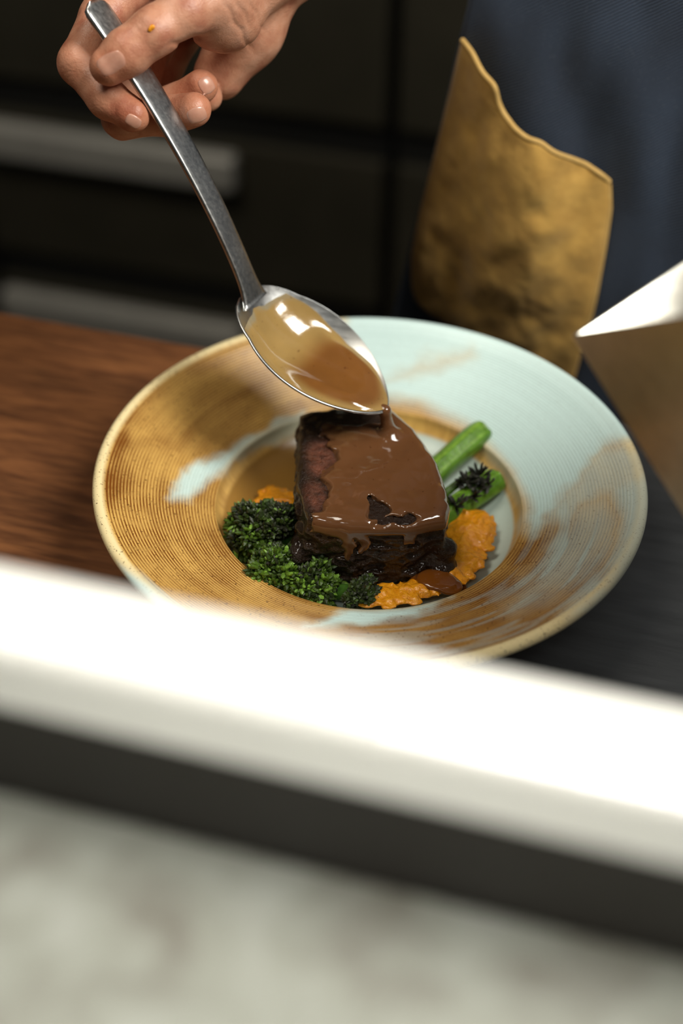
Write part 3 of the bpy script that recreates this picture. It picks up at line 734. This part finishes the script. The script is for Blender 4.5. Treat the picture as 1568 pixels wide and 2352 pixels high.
def build_pocket():
    n = 70
    top = spline([(1062, 92), (1085, 120), (1112, 165), (1138, 195), (1143, 235), (1155, 262), (1182, 295), (1212, 320), (1238, 326), (1262, 345), (1300, 362), (1340, 380), (1378, 398), (1398, 416)], n)
    bot = spline([(948, 652), (956, 690), (985, 715), (1060, 765), (1150, 830), (1230, 890), (1300, 935)], n)
    left = spline([(1062, 92), (1040, 190), (1006, 330), (968, 480), (947, 590), (948, 652)], n)
    right = spline([(1398, 416), (1400, 480), (1388, 560), (1366, 680), (1340, 790), (1300, 935)], n)
    u = np.linspace(0, 1, n)[:, None, None]; w_ = np.linspace(0, 1, n)[None, :, None]      # u across, w down
    P = (1 - w_) * top[:, None] + w_ * bot[:, None] + (1 - u) * left[None] + u * right[None] - ((1 - u) * (1 - w_) * top[0] + u * (1 - w_) * top[-1] + (1 - u) * w_ * bot[0] + u * w_ * bot[-1])
    uu = u[..., 0]; ww = w_[..., 0]
    gap = .0030 + .013 * np.sin(np.pi * uu).clip(0) ** .6 * (1 - ww) ** 1.2 + .010 * np.sin(np.pi * uu).clip(0) ** .7 * np.sin(np.pi * ww).clip(0) ** .7
    V = on_apron(P[..., 0], P[..., 1], gap)
    nn = fbm(V * np.array([1, 1, 1]), 42, 91) * .0032 + vnoise(V @ np.array([[.8, 0, .6], [0, 1, 0], [-.6, 0, .8]]) * np.array([1, 1, .35]), 75, 95) * .0022
    fade = np.minimum(1, np.minimum(np.arange(n), n - 1 - np.arange(n))[:, None] / 8.) * np.ones(n)[None]
    V[..., 1] -= nn * fade
    o = mesh('pocket', V.reshape(-1, 3), grid_faces(n, n), M['tan'], person); o['label'] = 'mustard tan cotton pocket with a wavy open top'
    md = o.modifiers.new('cloth', 'SOLIDIFY'); md.thickness = .0022; md.offset = 0
    for nm, line in (('hem', V[:, 0]), ('hem', V[-1, :52])):
        v, f = tube(line + np.array([0, -.0006, 0]), [.0016] * len(line), 8); mesh(nm, v, f, M['tan_edge'], o)
    return o
build_pocket()

def left_grip():
    V0 = cpt(1311, 772, .57); e1 = cpt(1700, 510, .60) - V0; e3 = cpt(1760, 690, .42) - V0; e2 = cpt(1640, 1300, .565) - V0
    no = unit(np.cross(e3, e2)); no = no if no @ e1 > 0 else -no
    f3 = unit(e3); f2 = unit(e2); G = V0 + e1 + .52 * e3 + .12 * e2
    return (G, no, f3, f2)
_G, _no, _f3, _f2 = left_grip()
LWR = c2w(_G + _no * .040 - _f3 * .085 + _f2 * .03); LELB = np.array([.50, .20, .34]); LCUFF = LWR + (LELB - LWR) * .25
def build_left_hand():
    g, no, a, b = _G, _no, _f3, _f2; fins = []
    for k in range(4):
        o = g + b * (.012 + .019 * k); L = (.9, 1., .95, .75)[k]
        fins.append([(o + no * .024 - a * .028, 10.5), (o + no * .018 + a * .012 * L, 9.6), (o + no * .0115 + a * .040 * L, 8.8), (o + no * .0105 + a * .060 * L, 7.8)])
    th = [(g + no * .026 - a * .045 + b * .02, 14), (g + no * .020 - a * .030 - b * .018, 11), (g + no * .004 - a * .012 - b * .024, 10), (g - no * .0125 + a * .002 - b * .004, 9)]
    wr = w2c(LWR); fo = w2c(LWR + (LELB - LWR) * .45)
    def fn(p):
        d = rcone(p, wr, fo, .0235, .030)
        for f_ in fins: d = smin(d, rcone(p, f_[0][0], wr, .013, .021), .010)
        d = smin(d, chain(p, th), .006)
        for f_ in fins: d = smin(d, chain(p, f_), .0015)
        return d
    A = np.array([x for c in fins + [th] for x, _ in c] + [wr, fo]); v, f = surface(fn, A.min(0) - .03, A.max(0) + .034, .0018)
    return c2w(v), f
def build_clothes():
    def torso(p):
        d = ell(p, (.17, .335, .25), (.19, .118, .42)); d = smin(d, rcone(p, (.03, .345, .53), (.32, .345, .53), .075, .075), .06)
        d = smin(d, ell(p, (.17, .335, -.02), (.185, .125, .2)), .05); return d
    sh = np.array([-.03, .35, .55]); el = ELB; wr = CUFF
    def shirt(p):
        d = torso(p); a = smin(rcone(p, sh, el, .062, .05), rcone(p, el, wr, .05, .037), .03); d = smin(d, a, .03)
        l = smin(rcone(p, (.37, .35, .55), LELB, .062, .05), rcone(p, LELB, LCUFF, .05, .037), .03); d = smin(d, l, .03)
        d = np.maximum(d, np.abs(p[..., 2] - .24) - .40)
        d = d - fbm(p, 18, 5) * .004
        d = np.maximum(d, -(rcone(p, wr + (wr - el) * .4, wr, .03, .031)))
        return np.maximum(d, -(rcone(p, LCUFF + (LCUFF - LELB) * .4, LCUFF, .03, .031)))
    v, f = surface(shirt, (-.25, -.02, -.2), (.62, .56, .68), .007)
    o = mesh('shirt', v, f, M['shirt'], person)
    for cu, e in ((CUFF, el), (LCUFF, LELB)):            # turned cuffs
        fr = frame(e - cu); pr = [(.0325, -.012), (.0345, -.0145), (.0385, -.0145), (.0415, -.011), (.0425, .012), (.0405, .018), (.0325, .018)]; n = 48
        V = [cu + fr[2] * h + r * (math.cos(2 * math.pi * k / n) * fr[0] + math.sin(2 * math.pi * k / n) * fr[1]) for k in range(n) for r, h in pr]
        mesh('cuff', V, grid_faces(n, len(pr), wrap_u=True, wrap_v=True), M['shirt'], o)
    def legs(p):
        d = ell(p, (.17, .335, -.08), (.178, .118, .17))
        for x in (.07, .27): d = smin(d, smin(rcone(p, (x, .34, -.12), (x, .34, -.48), .095, .072), rcone(p, (x, .34, -.48), (x, .35, -.85), .072, .060), .02), .04)
        return np.maximum(d, -.86 - p[..., 2]) - fbm(p, 16, 9) * .003
    v, f = surface(legs, (-.1, .15, -.9), (.42, .52, .12), .009); mesh('trousers', v, f, M['trouser'], person)
    for x in (.07, .27):
        def shoe(p, x=x): return np.maximum(smin(ell(p, (x, .25, -.87), (.048, .11, .045)), ell(p, (x, .345, -.85), (.046, .06, .07)), .03), -.899 - p[..., 2])
        v, f = surface(shoe, (x - .08, .08, -.91), (x + .08, .46, -.75), .007); mesh('shoe', v, f, M['shoe'], person)

# --- the right hand, in camera coordinates (x right, y down, z away), metres
_hp = pix(c2w(HL)); DH = float(HL[np.abs(_hp[:, 1] - 190).argmin(), 2])
def J(px, py, off): return cpt(px, py, DH + off / 1000.)
def chain(p, js, k=.004):
    d = None
    for (a, ra), (b, rb) in zip(js[:-1], js[1:]):
        e = rcone(p, a, b, ra / 1000., rb / 1000.); d = e if d is None else smin(d, e, k)
    return d
THUMB = [(J(250, 152, -13.5), 9.0), (J(292, 120, -14.5), 10.6), (J(352, 74, -15), 10.7), (J(425, 28, -11), 11.5), (J(510, -14, 0), 15)]
INDEX = [(J(306, 264, 3), 8.2), (J(246, 226, 5), 9.2), (J(184, 146, 9), 10.3), (J(236, 40, 16), 10.8), (J(330, -70, 24), 12)]
MIDDLE = [(J(445, 252, 17), 8.6), (J(385, 266, 26), 9.4), (J(282, 270, 29), 10.2), (J(300, 120, 40), 11), (J(400, -70, 46), 12)]
RING = [(J(462, 198, 30), 8.3), (J(405, 238, 42), 9.0), (J(300, 262, 50), 9.8), (J(350, 100, 58), 10.4), (J(470, -60, 66), 12)]
LITTLE = [(J(478, 222, 47), 7.2), (J(430, 238, 60), 7.8), (J(345, 240, 66), 8.4), (J(420, 80, 74), 9.2), (J(530, -40, 80), 11)]
WRIST = J(668, -140, 38)
def palm(p):
    d = None
    for (a, r) in ((INDEX[-1][0], 12.5), (MIDDLE[-1][0], 12.5), (RING[-1][0], 12.5), (LITTLE[-1][0], 12)):
        e = rcone(p, a, WRIST, r / 1000., .021); d = e if d is None else smin(d, e, .012)
    d = smin(d, rcone(p, J(498, 30, 10), J(640, -110, 26), .0165, .020), .010)           # thenar
    d = smin(d, ell(p, J(520, 52, 16), (.016, .013, .016)), .008)
    d = smin(d, rcone(p, J(505, 168, 58), J(566, 66, 50), .0135, .0175), .010)         # heel of the hand
    d = smin(d, rcone(p, J(566, 66, 50), J(622, -80, 42), .0175, .021), .010)
    return d
ARMDIR = None
def hand_raw(p):
    d = palm(p); d = smin(d, rcone(p, WRIST, FORE, .0235, .030), .012)
    th = chain(p, THUMB); d = smin(d, th, .006)
    f = chain(p, INDEX); d0 = smin(d, f, .0016)
    for c in (MIDDLE, RING, LITTLE): d0 = smin(d0, chain(p, c), .0012)
    return d0
ELB = np.array([-.115, .275, .36]); WRW = c2w(WRIST); CUFF = WRW + (ELB - WRW) * .22
FORE = w2c(WRW + (ELB - WRW) * .45)
CREASE = []
def crease(px, py, dx, dy, ln, amp, wd):
    CREASE.append((px, py, dx, dy, ln, amp, wd))
for k in (-9, -3, 4, 10): crease(326 + k * .8, 66 - k * .7, .62, .75, 24, .00038, 2.2)      # thumb knuckle wrinkles
for k in (-14, -5, 5, 14): crease(170 + k * .4, 165 + k, -.95, .25, 30, .00030, 2.6)       # index knuckle
for k in (-6, 3): crease(262 + k, 250 + k * .5, .35, -.94, 26, .0003, 2.4)
crease(404, 262, .2, 1, 30, .0003, 2.6); crease(412, 262, .2, 1, 30, .0002, 2.4)
crease(430, 92, .96, -.28, 46, .0011, 6); crease(545, 60, .5, .86, 70, .0006, 5); crease(580, 20, .45, .9, 60, .0005, 4); crease(552, 20, .5, .86, 50, .0005, 4)
def hand_d(p):
    d = hand_raw(p)
    x = 784 + F * p[..., 0] / p[..., 2]; y = 1176 + F * p[..., 1] / p[..., 2]
    g = 0
    for (cx, cy, dx, dy, ln, amp, wd) in CREASE:
        L = math.hypot(dx, dy); a = ((x - cx) * dx + (y - cy) * dy) / L; b = (-(x - cx) * dy + (y - cy) * dx) / L + 3 * np.sin(a * .12)
        g = g + amp * np.exp(-(b / wd) ** 2 - (a / ln) ** 4)
    return d + g + vnoise(p, 190, 7) * .00022
def trace(px, py):
    """march pixel rays to the hand surface"""
    px = np.atleast_1d(np.asarray(px, float)); py = np.atleast_1d(np.asarray(py, float))
    r = np.stack([(px - 784) / F, (py - 1176) / F, np.ones(len(px))], -1); r /= np.linalg.norm(r, axis=1)[:, None]; t = np.full(len(px), DH - .05)
    for _ in range(50): t = t + hand_raw(r * t[:, None]) * .8
    return r * t[:, None]
def build_hand():
    allp = np.array([a for c in (THUMB, INDEX, MIDDLE, RING, LITTLE) for a, _ in c] + [WRIST, FORE])
    lo = allp.min(0) - .028; hi = allp.max(0) + .034
    v, f = surface(hand_d, lo, hi, .0010, 1.2)
    q = np.stack([784 + F * v[:, 0] / v[:, 2], 1176 + F * v[:, 1] / v[:, 2]], -1)
    # redder fingertips and knuckles
    red = np.zeros(len(v))
    for c in (THUMB, INDEX, MIDDLE, RING): red = np.maximum(red, np.exp(-(np.linalg.norm(v - c[0][0], axis=1) / .014) ** 2))
    red = np.maximum(red, .7 * np.exp(-(np.linalg.norm(v - INDEX[2][0], axis=1) / .014) ** 2))
    c = np.array([1., 1, 1]) * (1 - red[:, None]) + np.array([.98, .78, .70]) * red[:, None]
    hv = c2w(v)
    # upper arm and torso inside the clothes, one body
    sh = np.array([-.03, .35, .55])
    def inner(p):
        d = smin(rcone(p, sh, ELB, .045, .036), rcone(p, ELB, WRW + (ELB - WRW) * .40, .036, .028), .02)
        d = smin(d, ell(p, (.17, .335, .24), (.165, .098, .38)), .04)
        d = smin(d, smin(rcone(p, (.37, .35, .55), LELB, .045, .036), rcone(p, LELB, LWR + (LELB - LWR) * .40, .036, .028), .02), .03)
        for x in (.09, .25): d = smin(d, smin(rcone(p, (x, .34, -.12), (x, .34, -.48), .07, .05), rcone(p, (x, .34, -.48), (x, .35, -.86), .05, .04), .02), .04)
        return d
    v2, f2 = surface(inner, (-.2, -.1, -.92), (.62, .5, .66), .012)
    v3, f3 = build_left_hand()
    V = np.concatenate([hv, v2, v3]); Fc = np.concatenate([f, f2 + len(hv), f3 + len(hv) + len(v2)])
    o = mesh('body', V, Fc, M['skin'], person, col=np.concatenate([c, np.ones((len(v2) + len(v3), 3))])); o['label'] = 'bare hands and forearms'
    # nails
    for (px, py, dx, dy, ln, wd) in ((255, 146, -.80, .42, 37, 27), (306, 279, .86, .50, 21, 15), (452, 264, .82, -.30, 25, 20), (474, 196, .72, -.42, 19, 22)):
        L = math.hypot(dx, dy); dx /= L; dy /= L; n = 17
        a, b = np.meshgrid(np.linspace(-1, 1, n), np.linspace(-1, 1, n), indexing='ij'); a2 = (a * np.sqrt(1 - .32 * b * b)).ravel(); b2 = (b * np.sqrt(1 - .42 * a * a)).ravel()
        h = trace(px + dx * a2 * ln - dy * b2 * wd, py + dy * a2 * ln + dx * b2 * wd); g = gradient(hand_raw, h)
        rim = np.maximum(np.abs(a), np.abs(b)).ravel(); P = (h + g * np.where(rim < .92, .00028, -.0003)[:, None]).reshape(n, n, 3)
        for _ in range(2): P[1:-1, 1:-1] = (P[:-2, 1:-1] + P[2:, 1:-1] + P[1:-1, :-2] + P[1:-1, 2:] + 2 * P[1:-1, 1:-1]) / 6
        mesh('fingernail', c2w(P.reshape(-1, 3)), grid_faces(n, n), M['nail'], o)
    sm = trace([343, 350, 346], [70, 62, 66])
    def smear(p):
        d = np.full(p.shape[:-1], 9.)
        for k, s_ in enumerate(sm): d = smin(d, np.linalg.norm(p - s_, axis=-1) - (.0008, .0012, .0009)[k], .001)
        return d
    S3 = np.array(sm); v, f = surface(smear, S3.min(0) - .004, S3.max(0) + .004, .0004)
    mesh('puree_smear', c2w(v), f, M['puree'], o)
build_hand()
build_clothes()
